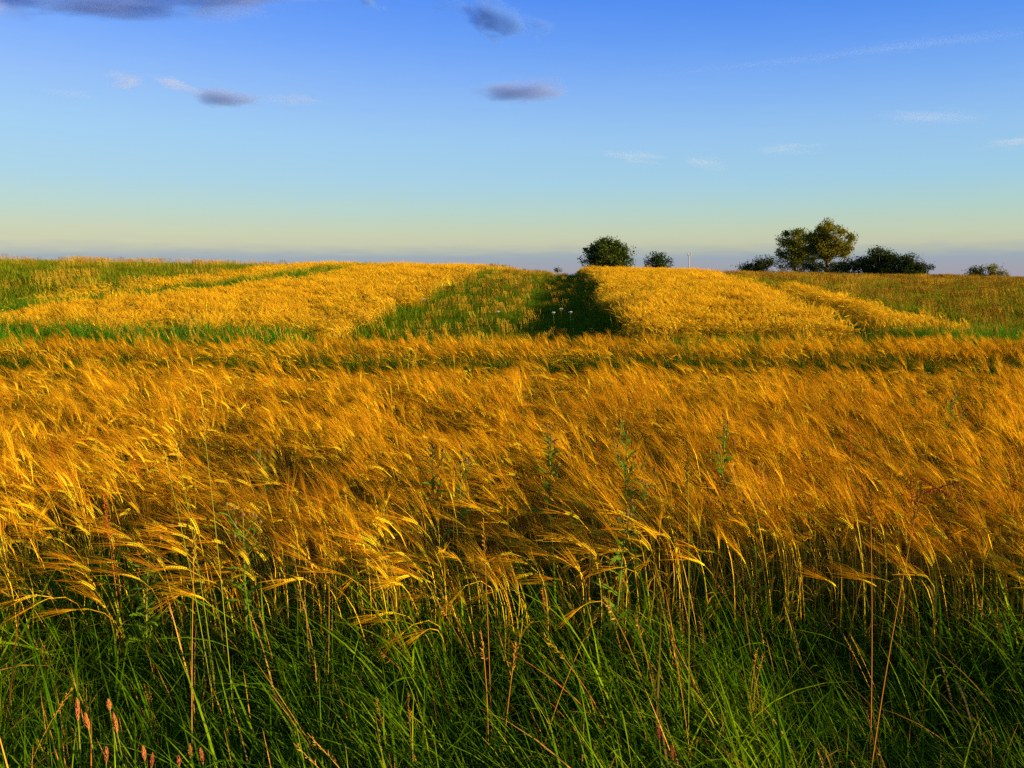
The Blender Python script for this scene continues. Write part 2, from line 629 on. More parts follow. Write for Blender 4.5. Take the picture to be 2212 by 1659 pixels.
# field edges, read on the ground
HB = .62
def curve(pix, h):
    P = [hit(px, py, h) for px, py in pix]
    P.sort(key=lambda p: p.y)
    ys = [p.y for p in P]; xs = [p.x for p in P]
    k = (xs[-1] - xs[-2]) / max(ys[-1] - ys[-2], .5)
    k = max(-.3, min(.3, k))
    ys = [ys[0] - 6] + ys + [ys[-1] + 40]; xs = [xs[0] - .4] + xs + [xs[-1] + 40 * k]
    print('curve', [(round(q, 1), round(w, 1)) for q, w in zip(xs, ys)])
    return lambda y: np.interp(y, ys, xs)


PATH_L = lambda y: -2.75 + .066 * (y - 13.5)
PATH_R = lambda y: 2.15 + .066 * (y - 13.5)
EDGE_L = curve([(0, 632), (150, 618), (300, 603), (450, 587), (560, 574)], .60)
TRAM_L = curve([(0, 662), (200, 643), (400, 622), (600, 598), (740, 577)], .50)
EDGE_R = curve([(2120, 690), (1930, 645), (1800, 614), (1680, 597), (1585, 585)], .62)
TRAM_R = curve([(1900, 692), (1790, 652), (1720, 628), (1640, 604)], .55)


def far_block(name, label, xl, xr, tram, seed, y0=13.6, y1=62, dens=33):
    n = int(dens * 30 * (y1 - y0))
    x = nr.uniform(-18, 12 if xr is PATH_L else 18, n) ; y = nr.uniform(y0 - .6, y1, n)
    wob = .25 * (fnoise(y * .7, y * 0 + seed, seed) - .5)
    ok = (x > xl(y) + wob + (.6 if xl is EDGE_L else 0)) & (x < xr(y) + wob) & (y > y0 + .7 * (fnoise(x * .9, x * 0, seed + 3) - .5))
    tw = np.abs(x - tram(y) - .15 * (vnoise(y * .8, y * 0, seed + 5) - .5))
    ok &= ~((tw < (1.25 if xr is PATH_L else .62)) & (nr.random(n) < .96))
    if xr is not PATH_L: ok &= nr.random(n) < np.clip((xr(y) - x) / .8, .0, 1)
    hol = fnoise(x * .9, y * .5, seed + 9)
    ok &= ~((hol < .33) & (nr.random(n) < .6))
    x, y, tw = x[ok], y[ok], tw[ok]
    n = len(x)
    z = terrain(x, y)
    wave = fnoise(x * .8, y * .5, seed + 12)
    az = (vnoise(x * .5, y * .5, seed + 14) - .5) * R(80) + (vnoise(x * 2.2, y * 1.6, seed + 15) - .5) * R(90) + nr.normal(0, R(32), n)
    tilt = R(12) * sstep(.35, .7, wave) + nr.normal(0, R(5), n)
    rot = np.stack([nr.normal(0, R(4), n), -tilt, az], 1)
    h = np.clip(.86 + .12 * (fnoise(x * .5, y * .35, seed + 20) - .5) + .12 * (vnoise(x * 2.2, y * 1.3, seed + 21) - .5) + nr.normal(0, .06, n), .72, 1.25)
    if xr is not PATH_L: h = np.where(x > tram(y), h * .88, h)
    cl = np.clip(np.round(.8 + 2 * (wave - .5) + nr.normal(0, .6, n)), 0, 2).astype(int)
    scatter(name, label, 'barley', C_FAR, np.stack([x, y, z], 1), rot, np.stack([np.ones(n), np.ones(n), h], 1), cl * NFV + nr.integers(0, NFV, n))
    return n


print('left block', far_block('barley_crop', 'block of ripe golden barley on the rise left of the grass path', EDGE_L, PATH_L, TRAM_L, 51))
print('right block', far_block('barley_crop', 'block of ripe golden barley on the rise right of the grass path', PATH_R, EDGE_R, TRAM_R, 71, y0=13.4))


# ---- grass
def blade(mb, r, base, az, L, w, th0, th1, mat=0, n=6):
    segs = [(L / n, th0 + (th1 - th0) * ((i + .5) / n) ** 1.4) for i in range(n)]
    pts = bend_path(base, segs, az)
    tw = r.uniform(-.7, .7)
    side = Vector((-math.sin(az), math.cos(az), tw)).normalized()
    ws = [w * (.55 + .45 * min(1, i / (n * .3))) * (1 - (max(0, i / n - .45) / .55) ** 1.6) + .0004 for i in range(n + 1)]
    mb.ribbon(pts, ws, side, mat)
    return pts


def panicle(mb, r, top, d, L, mat, k=14, spread=.012, sz=.006):
    for i in range(k):
        s = i / k
        c = top + d * (L * s)
        o = Vector((r.gauss(0, 1), r.gauss(0, 1), r.gauss(0, .4))) * spread * (1 - .6 * s)
        mb.spindle(c, c + o + d * sz * 1.6, sz * .33, 3, mat, .5)


def verge_tuft(r, nb=31, hmin=.18, hmax=.55, wide=(.0024, .0068), spread=.06, dry=.05, lean_az=math.pi):
    b = MB()
    for i in range(nb):
        base = Vector((r.gauss(0, spread), r.gauss(0, spread), 0))
        az = lean_az + r.gauss(0, 1.0)
        L = r.uniform(hmin, hmax) * r.uniform(.8, 1.15)
        th0 = R(r.choice((r.uniform(2, 25), r.uniform(20, 62))))
        th1 = th0 + R(r.choice((r.uniform(5, 35), r.uniform(30, 75), r.uniform(70, 115))))
        blade(b, r, base, az, L, r.uniform(*wide), th0, th1, 1 if r.random() < dry else 0, 7)
    return b


vm = [M['grass'], M['grass_dry']]
verge_meshes = []
for k in range(14):
    verge_meshes.append(verge_tuft(random.Random(2000 + k)).mesh('grass_tuft', vm))
for k in range(4):                                  # tufts with a few thin flowering stems
    r_ = random.Random(2100 + k)
    b = verge_tuft(r_, 14)
    for j in range(2):
        az = math.pi + r_.gauss(0, .8)
        pts = bend_path(Vector((r_.gauss(0, .03), r_.gauss(0, .03), 0)), [(.1, R(4 + 3 * q)) for q in range(6)], az)
        b.tube(pts, [.0012] * 6 + [.0006], 3, 1, cap=False)
        panicle(b, r_, pts[-2], (pts[-1] - pts[-2]).normalized(), .09, 1, 16, .009, .006)
    verge_meshes.append(b.mesh('grass_tuft', vm))
C_VERGE = proto_collection('grass_tuft', verge_meshes)


def verge():
    n = 9600
    x = nr.uniform(-4.8, 4.8, n); y = nr.uniform(.75, 3.5, n)
    cut = 3.1 + .5 * (fnoise(x * 1.2, x * 0 + 3, 31) - .5) + .3 * sstep(.0, 1.5, x)
    keep = np.where(y < cut, 1.0, np.exp(-(y - cut) / .16))
    keep = keep * (0.45 + .55 * sstep(.3, .5, fnoise(x * 2.2, y * 2.2, 33)))
    ok = (nr.random(n) < keep * .8) & (np.abs(x) < .66 * y + 2.6)
    x, y, cut = x[ok], y[ok], cut[ok]
    n = len(x)
    z = terrain(x, y)
    flow = (vnoise(x * 1.3, y * 1.3, 35) - .5) * R(150) - R(20)
    rot = np.stack([nr.normal(0, R(5), n), nr.normal(R(-6), R(7), n), flow + nr.normal(0, R(35), n)], 1)
    s = np.where(nr.random(n) < .13, 1.45, 1.0) * (.42 + .5 * fnoise(x * 1.7, y * 1.7, 36)) * nr.uniform(.85, 1.15, n)
    s = s * (1 - .30 * sstep(2.1, 1.2, y)) * (1 + .22 * sstep(2.2, 2.8, y))
    idx = np.where(nr.random(n) < .025, nr.integers(14, 18, n), nr.integers(0, 14, n))
    scatter('verge_grass', 'tangled long green grass on the verge in front of the barley', 'grass', C_VERGE, np.stack([x, y, z], 1), rot,
            np.stack([s, s, s], 1), idx)
    return n


print('verge tufts', verge())


def far_tuft(r, nb, hmin, hmax, w, mat_n, seeds=0, spread=.10):
    b = MB()
    for i in range(nb):
        az = math.pi + r.gauss(0, 1.3)
        th0 = R(r.uniform(2, 22))
        blade(b, r, Vector((r.gauss(0, spread), r.gauss(0, spread), 0)), az, r.uniform(hmin, hmax), r.uniform(w * .6, w * 1.2), th0,
              th0 + R(r.uniform(10, 80)), 0, 4)
    for i in range(seeds):
        az = math.pi + r.gauss(0, 1.0)
        pts = bend_path(Vector((r.gauss(0, spread), r.gauss(0, spread), 0)), [((hmax + .12) / 3, R(4 + 6 * q)) for q in range(3)], az)
        b.ribbon(pts, [.003, .0025, .002, .0015], Vector((r.uniform(-1, 1), 1, 0)), 1)
        panicle(b, r, pts[-2], (pts[-1] - pts[-2]).normalized(), .14, 1, 9, .016, .016)
    return b


def tuft_set(name, mat, n_green, n_seed, hmin, hmax, w, seeds, nb=24):
    ms = [far_tuft(random.Random(3000 + k), nb, hmin, hmax, w, 0).mesh(name, [mat, M['panicle']]) for k in range(n_green)]
    ms += [far_tuft(random.Random(3100 + k), nb // 2, hmin, hmax, w, 0, seeds).mesh(name, [mat, M['panicle']]) for k in range(n_seed)]
    return proto_collection(name, ms)


C_STRIP = tuft_set('headland_tuft', M['strip'], 6, 2, .42, .78, .010, 3)
C_TRACK = tuft_set('shade_toned_track_tuft', M['track'], 6, 2, .42, .78, .010, 2)
C_PATH = tuft_set('path_tuft', M['path'], 5, 4, .14, .32, .009, 9)
C_MEADOW = tuft_set('meadow_tuft', M['meadow'], 5, 4, .16, .36, .014, 9, 26)
C_ROUGH = tuft_set('rough_meadow_tuft', M['rough_meadow'], 5, 4, .16, .40, .014, 11, 26)


def spread(name, label, coll, x, y, ng, ns, seedp, smin=.75, smax=1.25, hn=None):
    n = len(x)
    z = terrain(x, y)
    rot = np.stack([nr.normal(0, R(5), n), nr.normal(R(-3), R(5), n), nr.normal(0, R(55), n)], 1)
    s = smin + (smax - smin) * fnoise(x * .9, y * .9, 81) * nr.uniform(.85, 1.15, n)
    if hn is not None: s = s * hn
    idx = np.where(nr.random(n) < seedp, nr.integers(ng, ng + ns, n), nr.integers(0, ng, n))
    scatter(name, label, 'grass', coll, np.stack([x, y, z], 1), rot, np.stack([s, s, s], 1), idx)


# the strip of grass across the field behind the near crop
n = 13000
x = nr.uniform(-15, 16, n); y = nr.uniform(10.4, 14.4, n)
ok = (y > 10.65 + .3 * fnoise(x, x * 0, 90)) & (y < 13.7 + .7 * (fnoise(x * .8, x * 0, 91) - .5)) & (np.abs(x) < .66 * y + 3)
ok &= (fnoise(x * .6, y * .8, 92) > .36) | (x > 6)
inp = (x > PATH_L(y) - .2) & (x < PATH_R(y) + .1)
ok &= ~(inp & (nr.random(n) < .75))
ok &= ~((x > PATH_R(y)) & (x < 6.2) & (nr.random(n) < .6))
x, y, inp = x[ok], y[ok], inp[ok]
spread('headland_grass', 'strip of lush dark green grass crossing the field behind the near barley', C_STRIP, x, y, 6, 2, .06, .72, 1.12, np.where(inp, .6, np.where((x > 2) & (x < 6.5), .8, np.where(x < -2, 1.12, 1.0))))

# low green growth in the wheel tracks
tx, ty, ts = [], [], []
for fn, a0, a1, k, w, hs in ((TRAM_L, 14.2, 46, 4200, .5, 1.0), (TRAM_R, 14.4, 40, 800, .22, .62)):
    yy = nr.uniform(a0, a1, k)
    tx.append(fn(yy) + nr.normal(0, w, k)); ty.append(yy); ts.append(np.full(k, hs))
x, y, hn = np.concatenate(tx), np.concatenate(ty), np.concatenate(ts)
spread('track_grass', 'low green growth along the wheel tracks through the barley', C_STRIP, x, y, 6, 2, .03, .7, 1.05, hn)

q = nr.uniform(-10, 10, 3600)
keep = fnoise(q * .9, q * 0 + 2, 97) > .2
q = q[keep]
spread('track_grass', 'green growth, colour darkened to stand in for shade, in the wheel track crossing the near barley', C_TRACK, q, 9.05 + .05 * np.sin(q * .9) + nr.normal(0, .20, len(q)), 6, 2, .02, .66, .95)

# the grass path up the rise
n = 16000
y = nr.uniform(10.7, 58, n); u = nr.random(n)
x = PATH_L(y) - .25 + u * (PATH_R(y) - PATH_L(y) + .5)
edge = np.minimum(u, 1 - u)
hn = 1 + .75 * sstep(.18, .03, edge)
spread('path_grass', 'grass path running up the rise between the two barley blocks', C_PATH, x, y, 5, 4, np.where(edge < .16, .03, np.where(u < .55, .07, .03)), .7, 1.2, hn * (1 - .25 * sstep(.5, .62, u) * sstep(.97, .9, u)))

# meadows either side
n = 26000
y = nr.uniform(14.5, 64, n); x = nr.uniform(-52, -8, n)
ok = (x < EDGE_L(y) + .55) & (x > -.68 * y - 6)
x, y = x[ok], y[ok]
spread('meadow', 'green meadow on the rise left of the barley', C_MEADOW, x, y, 5, 4, np.where(fnoise(x * .12, y * .12, 95) > .62, .14, .01), 1.2, 1.75)
n = 30000
y = nr.uniform(12.5, 66, n); x = nr.uniform(7, 54, n)
ok = (x > EDGE_R(y) + .1) & (x < .68 * y + 6)
x, y = x[ok], y[ok]
spread('meadow', 'olive and orange rough meadow on the rise right of the barley', C_ROUGH, x, y, 5, 4, .2, .95, 1.45)


# ------------------------------------------------------------------ trees and bushes beyond the crest
M['bark'] = simple_mat('bark', (.24, .16, .08), .9, .1, scale=3, col2=(.11, .075, .04))
M['oak_leaf'] = plant_mat('dark_tree_leaf', [(.022, .05, .006), (.04, .075, .008), (.07, .10, .012)], .25, .05, patch=(.10, .10, .012), patch_scale=.5, patch_amt=.5)
M['green_leaf'] = plant_mat('green_tree_leaf', [(.06, .09, .008), (.11, .14, .01), (.18, .18, .014)], .35, .05, patch=(.14, .10, .014), patch_scale=.4, patch_amt=.6)
M['gold_leaf'] = plant_mat('golden_tree_leaf', [(.15, .14, .010), (.26, .215, .012), (.40, .29, .014)], .42, .05, patch=(.09, .09, .012), patch_scale=.5, patch_amt=.6)
M['hedge_leaf'] = plant_mat('hedge_leaf', [(.018, .035, .006), (.03, .05, .007), (.05, .065, .01)], .2, .04, patch=(.07, .07, .01), patch_scale=.5, patch_amt=.4)


def woody(name, label, cat, Y, bpx, lobes, mat, clumps, per, leaf, trunk_r, group=None, hollow=.45, seed=1, stems=1, limb_share=.5):
    """lobes: (px, py, rx, ry) of the crown's masses in the photograph, set at distance Y with real depth"""
    r = random.Random(seed)
    px2m = Y / F
    p0 = at(bpx, 585, Y)
    root = empty(name, (p0.x, Y, float(terrain(p0.x, Y))))
    tag(root, label, cat, group)
    L = []
    for (px, py, rx, ry) in lobes:
        c = at(px, py, Y) - Vector(root.location)
        L.append((c, rx * px2m, ry * px2m))
    wts = [a[1] * a[1] * a[2] for a in L]
    cr, tips = MB(), []
    for i in range(clumps):
        c, rx, rz = r.choices(L, wts)[0]
        d = Vector((r.gauss(0, 1), r.gauss(0, 1), r.gauss(0, 1))).normalized()
        q = hollow + (1 - hollow) * r.random() ** .7
        q *= r.uniform(.85, 1.06)
        cc = c + Vector((d.x * rx, d.y * rx * .9, d.z * rz)) * q
        tips.append(cc)
        cs = r.uniform(.8, 1.9) * leaf
        for j in range(int(per * r.uniform(.5, 1.4))):
            G = lambda q: max(-1.7, min(1.7, r.gauss(0, q)))
            e = cc + Vector((G(1), G(1), G(.75))) * cs
            n = Vector((r.gauss(0, 1), r.gauss(0, 1), r.gauss(.5, 1))).normalized()
            a = n.orthogonal().normalized()
            a = Matrix.Rotation(r.uniform(0, 6.28), 3, n) @ a
            b = n.cross(a)
            s = leaf * r.uniform(.5, 1.1)
            cr.poly([e - a * s * .6, e - b * s * .32 + a * s * .05, e + a * s * .6, e + b * s * .32 + a * s * .05])
    tb = MB()
    zt = min(a[0].z for a in L)
    for k in range(stems):
        x0 = r.uniform(-.3, .3) * (stems > 1) * 3
        top = Vector((x0 * .6, r.uniform(-.2, .2), max(zt, .6)))
        pts = [Vector((x0, 0, -.2)), Vector((x0 * .8, .05, top.z * .5)), top]
        tb.tube(pts, [trunk_r * 1.2, trunk_r * .9, trunk_r * .7], 7)
        for cc in r.sample(tips, max(3, int(len(tips) * limb_share / stems))):
            mid = top.lerp(cc, .5) + Vector((r.gauss(0, .15), r.gauss(0, .15), -.1 * (cc - top).length))
            st = pts[1].lerp(top, r.uniform(.4, 1))
            ln = (cc - st).length
            rr = min(trunk_r * .45, .02 + .018 * ln)
            tb.tube([st, st.lerp(mid, .55) + Vector((0, 0, .08 * ln)), mid, cc], [rr, rr * .75, rr * .5, rr * .18], 4)
    tb.obj('trunk', M['bark'], root, True)
    cr.obj('crown', mat, root)
    return root


woody('round_tree', 'dark green round tree standing on the crest right of the grass path', 'tree', 90, 1312,
      [(1310, 575, 50, 18), (1310, 552, 54, 32), (1312, 530, 34, 15), (1276, 552, 25, 20), (1346, 556, 24, 20), (1330, 540, 28, 18), (1292, 538, 26, 18)], M['oak_leaf'], 200, 75, .24, .22, seed=3, hollow=.3)
woody('small_tree', 'small dark bushy tree on the crest between the round tree and the white post', 'tree', 95, 1420,
      [(1420, 578, 28, 10), (1420, 565, 29, 15), (1412, 556, 15, 9), (1436, 560, 13, 8)], M['oak_leaf'], 70, 45, .20, .12, seed=5, hollow=.3)
woody('broad_tree', 'airy dark green tree left of and touching the taller golden tree', 'tree', 128, 1718,
      [(1742, 548, 26, 18), (1712, 512, 30, 20), (1700, 540, 24, 22), (1732, 500, 20, 12), (1728, 535, 24, 24), (1692, 528, 14, 14), (1722, 560, 30, 16)], M['green_leaf'], 130, 95, .27, .28, seed=7, hollow=.4, limb_share=.8)
woody('broad_tree', 'tallest tree, open golden brown crown rising behind the hedge', 'tree', 122, 1786,
      [(1755, 528, 26, 22), (1748, 512, 16, 13), (1788, 502, 38, 22), (1818, 518, 27, 24), (1766, 515, 26, 22), (1786, 534, 40, 22), (1826, 545, 16, 14), (1758, 552, 20, 13)], M['gold_leaf'], 150, 105, .27, .34, seed=9, hollow=.45, limb_share=.9)
woody('bush', 'low loose dark bush at the left end of the hedge, left of the trees', 'bush', 120, 1640,
      [(1625, 590, 40, 10), (1612, 578, 22, 9), (1640, 573, 24, 13), (1662, 568, 17, 12)], M['hedge_leaf'], 130, 48, .24, .08, 'hedge bushes under the trees', seed=11, hollow=.1, stems=3)
woody('bush', 'thin grey green bush under the left side of the dark green tree', 'bush', 124, 1690,
      [(1690, 592, 30, 9), (1690, 572, 18, 16), (1700, 580, 18, 10)], M['green_leaf'], 40, 34, .24, .07, 'hedge bushes under the trees', seed=12, hollow=.2, stems=2)
woody('bush', 'dark clipped looking hedge bush in front of the two broad trees', 'bush', 116, 1770,
      [(1730, 578, 36, 14), (1775, 576, 46, 14), (1840, 576, 36, 15), (1822, 579, 36, 15), (1770, 596, 85, 12)], M['hedge_leaf'], 240, 50, .24, .09, 'hedge bushes under the trees', seed=13, hollow=.2, stems=4)
woody('bush', 'largest dark round topped bush right of the golden tree', 'bush', 116, 1900,
      [(1900, 590, 62, 16), (1898, 562, 44, 28), (1890, 548, 26, 13), (1860, 572, 26, 18), (1925, 568, 28, 22)], M['hedge_leaf'], 270, 60, .25, .12, 'hedge bushes under the trees', seed=14, hollow=.1, stems=3)
woody('bush', 'dark bush sloping down at the right end of the hedge', 'bush', 113, 1965,
      [(1965, 592, 45, 13), (1958, 570, 28, 20), (1985, 580, 27, 12), (1960, 556, 14, 8)], M['hedge_leaf'], 160, 55, .24, .1, 'hedge bushes under the trees', seed=15, hollow=.1, stems=3)
woody('bush', 'small isolated bush near the right edge, left of its taller neighbour', 'bush', 110, 2112,
      [(2110, 592, 18, 8), (2108, 583, 15, 7), (2118, 580, 8, 6)], M['green_leaf'], 44, 36, .22, .07, seed=16, hollow=.2, stems=2)
woody('bush', 'small brownish bush at the far right of the skyline', 'bush', 108, 2150,
      [(2156, 594, 26, 8), (2148, 581, 15, 9), (2158, 588, 18, 6)], M['gold_leaf'], 46, 32, .22, .07, seed=17, hollow=.2, stems=2)
woody('bush', 'tiny dark bush on the skyline at the head of the grass path', 'bush', 85, 1206,
      [(1206, 585, 9, 6)], M['hedge_leaf'], 14, 24, .12, .04, seed=18, hollow=.1)


def white_post():
    Y = 62
    top, bot = at(1489, 546, Y), at(1489, 580, Y)
    z0 = float(terrain(top.x, Y))
    root = empty('post', (top.x, Y, z0))
    tag(root, 'thin white post with a small forked head standing on the crest', 'post')
    H = top.z - z0
    wm = simple_mat('weathered_white_paint', (.50, .46, .40), .7, .2, scale=8, col2=(.36, .32, .27))
    b = MB(); b.tube([Vector((0, 0, -.3)), Vector((0, 0, H - .2))], [.04, .036], 8); b.obj('pole', wm, root)
    b = MB()
    b.tube([Vector((-.11, 0, H - .2)), Vector((.11, 0, H - .2))], [.04, .04], 6)
    b.tube([Vector((-.11, 0, H - .22)), Vector((-.13, 0, H + .0))], [.035, .025], 6)
    b.tube([Vector((.11, 0, H - .22)), Vector((.13, 0, H + .0))], [.035, .025], 6)
    b.obj('bracket', wm, root)


white_post()

# ------------------------------------------------------------------ single weeds and tall grasses
M['weed'] = plant_mat('thistle_leaf', [(.08, .19, .012), (.13, .26, .014), (.19, .28, .016)], .35, .05)
M['weed_stem'] = plant_mat('thistle_stem', [(.14, .18, .02), (.22, .18, .025)], .1, .06)
M['bud'] = plant_mat('thistle_bud', [(.16, .14, .03), (.22, .10, .05)], .1, .05)
M['dock'] = plant_mat('dock_seed', [(.30, .07, .012), (.42, .12, .015), (.24, .05, .012)], .2, .05)
M['dock_stem'] = plant_mat('dock_stem', [(.36, .11, .02), (.45, .20, .03)], .1, .06)
M['stalk'] = plant_mat('tall_grass_stalk', [(.22, .28, .02), (.34, .34, .03)], .2, .08)
M['stalk_red'] = plant_mat('ripe_grass_stalk', [(.55, .20, .025), (.60, .30, .03)], .2, .08)
M['foxtail'] = plant_mat('foxtail_spike', [(.58, .20, .08), (.66, .26, .07), (.52, .15, .07)], .35, .05)
M['petal'] = plant_mat('white_umbel', [(.75, .75, .66), (.80, .78, .70)], .3, .02)


def jag_leaf(mb, r, base, az, L, w, th0, th1):
    """narrow leaf with toothed edges"""
    n = 10
    pts = bend_path(base, [(L / n, th0 + (th1 - th0) * i / n) for i in range(n)], az)
    ws = []
    for i in range(n + 1):
        s = i / n
        env = math.sin(math.pi * min(1, .12 + s * .9)) ** .8
        ws.append(max(.0008, w * env * (1.25 if i % 2 else .5)))
    mb.ribbon(pts, ws, Vector((-math.sin(az), math.cos(az), r.uniform(-.5, .5))), 0)


def thistle(label, px, py, h, seed, dense=1.0, buds=True):
    r = random.Random(seed)
    h -= .12
    p = hit(px, py, h)
    root = empty('thistle', (p.x, p.y, float(terrain(p.x, p.y))), r.uniform(0, 6.28))
    tag(root, label, 'thistle', 'green thistles standing in the barley')
    H = h
    lx, ly = r.uniform(-.05, .05), r.uniform(-.05, .05)
    ax = lambda s: Vector((lx * s * s, ly * s * s, H * s))
    st, fo, bd = MB(), MB(), MB()
    st.tube([ax(i / 8) for i in range(9)], [.0055 - .0035 * i / 8 for i in range(9)], 5)
    az = r.uniform(0, 6)
    nl = int(24 * dense)
    for i in range(nl):
        s = .25 + .72 * i / nl
        az += 2.4 + r.uniform(-.4, .4)
        jag_leaf(fo, r, ax(s), az, r.uniform(.09, .16) * (1.15 - .65 * s), r.uniform(.024, .036) * (1.2 - .6 * s), R(r.uniform(30, 60)), R(r.uniform(75, 130)))
    for i in range(7 if buds else 3):
        s = r.uniform(.70, .97)
        a = r.uniform(0, 6.28)
        ll = r.uniform(.06, .16) * (1.25 - s) * 2.2
        q = bend_path(ax(s), [(ll / 3, R(38)), (ll / 3, R(26)), (ll / 3, R(14))], a)
        st.tube(q, [.0022, .002, .0016, .0013], 4)
        for j in range(2):
            jag_leaf(fo, r, q[1 + j], a + r.uniform(-1.5, 1.5), r.uniform(.03, .06), .012, R(40), R(100))
        bd = MB(); bd.spindle(q[-1], q[-1] + Vector((0, 0, .02)), .007, 6, 0, .45); bd.obj('flower_bud', M['bud'], root)
    bd = MB(); bd.spindle(ax(1), ax(1) + Vector((0, 0, .022)), .008, 6, 0, .45); bd.obj('flower_bud', M['bud'], root)
    st.obj('stem', M['weed_stem'], root)
    fo.obj('foliage', M['weed'], root)


thistle('tall leafy green thistle in the barley right of the photo centre, above a second thistle', 1355, 945, .98, 1, 1.2)
thistle('lower dark green thistle sunk in the barley directly below the tallest one', 1375, 1045, .80, 2)
thistle('stout green thistle in the right half, tallest of that side', 1560, 928, .98, 3, 1.1)
thistle('bushy thistle with many dark buds just right of the centre of the barley', 1186, 952, .94, 4, 1.1)
thistle('small thistle near the middle of the barley, left of the bushy one', 935, 985, .84, 5, .8)
thistle('thistle tangled in barley next to the small middle thistle, on its right', 992, 1000, .84, 6)
thistle('pale far thistle in the upper right of the near barley', 2048, 868, .90, 7)
thistle('slim thistle at the barley edge below the centre right thistles', 1332, 1125, .78, 8, .9)
thistle('leafy thistle at the edge of the barley on the left side', 300, 1205, .66, 9, 1.3, False)
thistle('small dark thistle left of centre low in the barley', 520, 1120, .80, 10, .8)
thistle('small thistle half buried in the barley left of centre', 575, 975, .80, 11, .7)
thistle('thin thistle at the right side close to the grass verge', 1640, 1090, .78, 12, .8)


def dock(label, px, py, h, seed, branches=4, wide=False):
    r = random.Random(seed)
    h -= .12
    p = hit(px, py, h)
    root = empty('dock', (p.x, p.y, float(terrain(p.x, p.y))))
    tag(root, label, 'dock plant', 'docks with red brown seed heads in the barley')
    lean = R(r.uniform(2, 14)); az = math.pi + r.uniform(-.8, .8)
    pts = bend_path(Vector((0, 0, 0)), [(h / 7, lean + R(i)) for i in range(7)], az)
    off = pts[-1]; pts = [q - Vector((off.x, off.y, 0)) * (1) for q in pts]
    st, sd = MB(), MB()
    st.tube(pts, [.003 - .0003 * i for i in range(8)], 5)
    def head(a, b, fat):
        sd = MB()
        d = b - a
        n = int(d.length / .0055)
        for i in range(n):
            c = a + d * (i / n)
            for j in range(3):
                o = Vector((r.gauss(0, 1), r.gauss(0, 1), r.gauss(0, .6))) * fat * (1 - .5 * i / n)
                sd.spindle(c + o * .3, c + o + d.normalized() * .004, .0032, 4, 0, .5)
        sd.obj('seed_head', M['dock'], root)
    head(pts[-3].lerp(pts[-2], .5), pts[-1], .007)
    for i in range(branches):
        s = pts[4].lerp(pts[-1], r.uniform(0, .8))
        a = r.uniform(0, 6.28)
        ll = r.uniform(.10, .20) if wide else r.uniform(.06, .11)
        th = R(r.uniform(50, 82)) if wide else R(r.uniform(18, 40))
        q = bend_path(s, [(ll / 3, th), (ll / 3, th + R(4)), (ll / 3, th + R(10))], a)
        st.tube(q, [.0016, .0014, .0012, .0008], 4)
        head(q[1], q[3], .006)
    st.obj('stem', M['dock_stem'], root)


dock('upright dark brown dock head alone in the upper right barley', 1832, 905, .92, 21, 3)
dock('reddish dock beside and right of the stout thistle', 1735, 965, .88, 22, 4)
dock('slender red dock head right of the photo centre', 1640, 1000, .85, 23, 2)
dock('orange red dock spike left of the slender dock in the right half', 1525, 1025, .84, 24, 3)
dock('widest dock with spreading side branches of rusty seeds on the right', 1968, 1020, .92, 25, 8, True)
dock('branched rusty dock right of the widest one', 2070, 1030, .86, 26, 5, True)
dock('dark red dock heads at the right edge of the barley', 2180, 985, .88, 27, 4)
dock('short brown dock in front of the widest dock', 1880, 1065, .80, 28, 3)
dock('red dock head leaning in the barley at far left', 106, 942, .86, 29, 1)
dock('red brown dock spike left of the tall thin grass stalk', 280, 950, .86, 30, 1)
dock('slanting red dock on the left near the verge', 222, 1065, .88, 31, 1)
dock('small dark red dock head in barley at the photo centre', 1290, 955, .82, 32, 1)


def grass_stalk(label, px, py, h, seed, red=False, pan=.10, lean=3, base=None):
    r = random.Random(seed)
    p = hit(px, py, h)
    root = empty('grass_stalk', (p.x, p.y, float(terrain(p.x, p.y))))
    tag(root, label, 'grass stalk', 'tall single grass stalks')
    az = math.pi if lean > 0 else 0
    pts = bend_path(Vector((0, 0, 0)), [(h / 8, R(abs(lean)) + R(1.2 * i * abs(lean) / 6)) for i in range(8)], az)
    off = pts[-1]; pts = [q - Vector((off.x, off.y, 0)) for q in pts]
    st, sd = MB(), MB()
    st.tube(pts, [.0018 - .00014 * i for i in range(9)], 5)
    d = (pts[-1] - pts[-2]).normalized()
    panicle(sd, r, pts[-1] - d * pan * .6, d, pan, 0, 26, .008, .008)
    st.obj('stem', M['stalk_red'] if red else M['stalk'], root)
    sd.obj('seed_head', M['panicle'], root)


grass_stalk('tallest thin green grass stalk rising over the barley on the left', 438, 905, 1.12, 41, lean=1.5)
grass_stalk('thin pale grass stalk just left of the tallest one', 385, 985, .98, 42, lean=3)
grass_stalk('faint green grass stalk left of centre, third of the left group', 360, 1000, .96, 43, lean=4)
grass_stalk('upright green stalk in the middle right of the barley edge', 1486, 1005, 1.02, 44, lean=1)
grass_stalk('reddish dry stalk at the right rising from the verge', 1985, 1075, .98, 45, True, lean=-3)
grass_stalk('orange dry stalk leaning left on the right side', 1880, 1085, .90, 46, True, lean=2)
grass_stalk('thin red stalk standing left of the photo centre at the barley edge', 1045, 1155, .80, 47, True, lean=1)
grass_stalk('thin orange stalk standing at the verge left of the stems', 420, 1180, .82, 48, True, lean=-2)
grass_stalk('straw coloured stalk bending right at the centre of the verge', 1280, 1330, .60, 49, True, lean=-10)
grass_stalk('straw coloured seed stalk lying left in the verge at centre', 1192, 1355, .54, 50, True, lean=16)
grass_stalk('brown hooked stalk in the verge right of centre', 1450, 1375, .54, 51, True, pan=.06, lean=5)
grass_stalk('straw panicle leaning left in the verge near the left edge', 135, 1490, .44, 52, True, lean=-14)


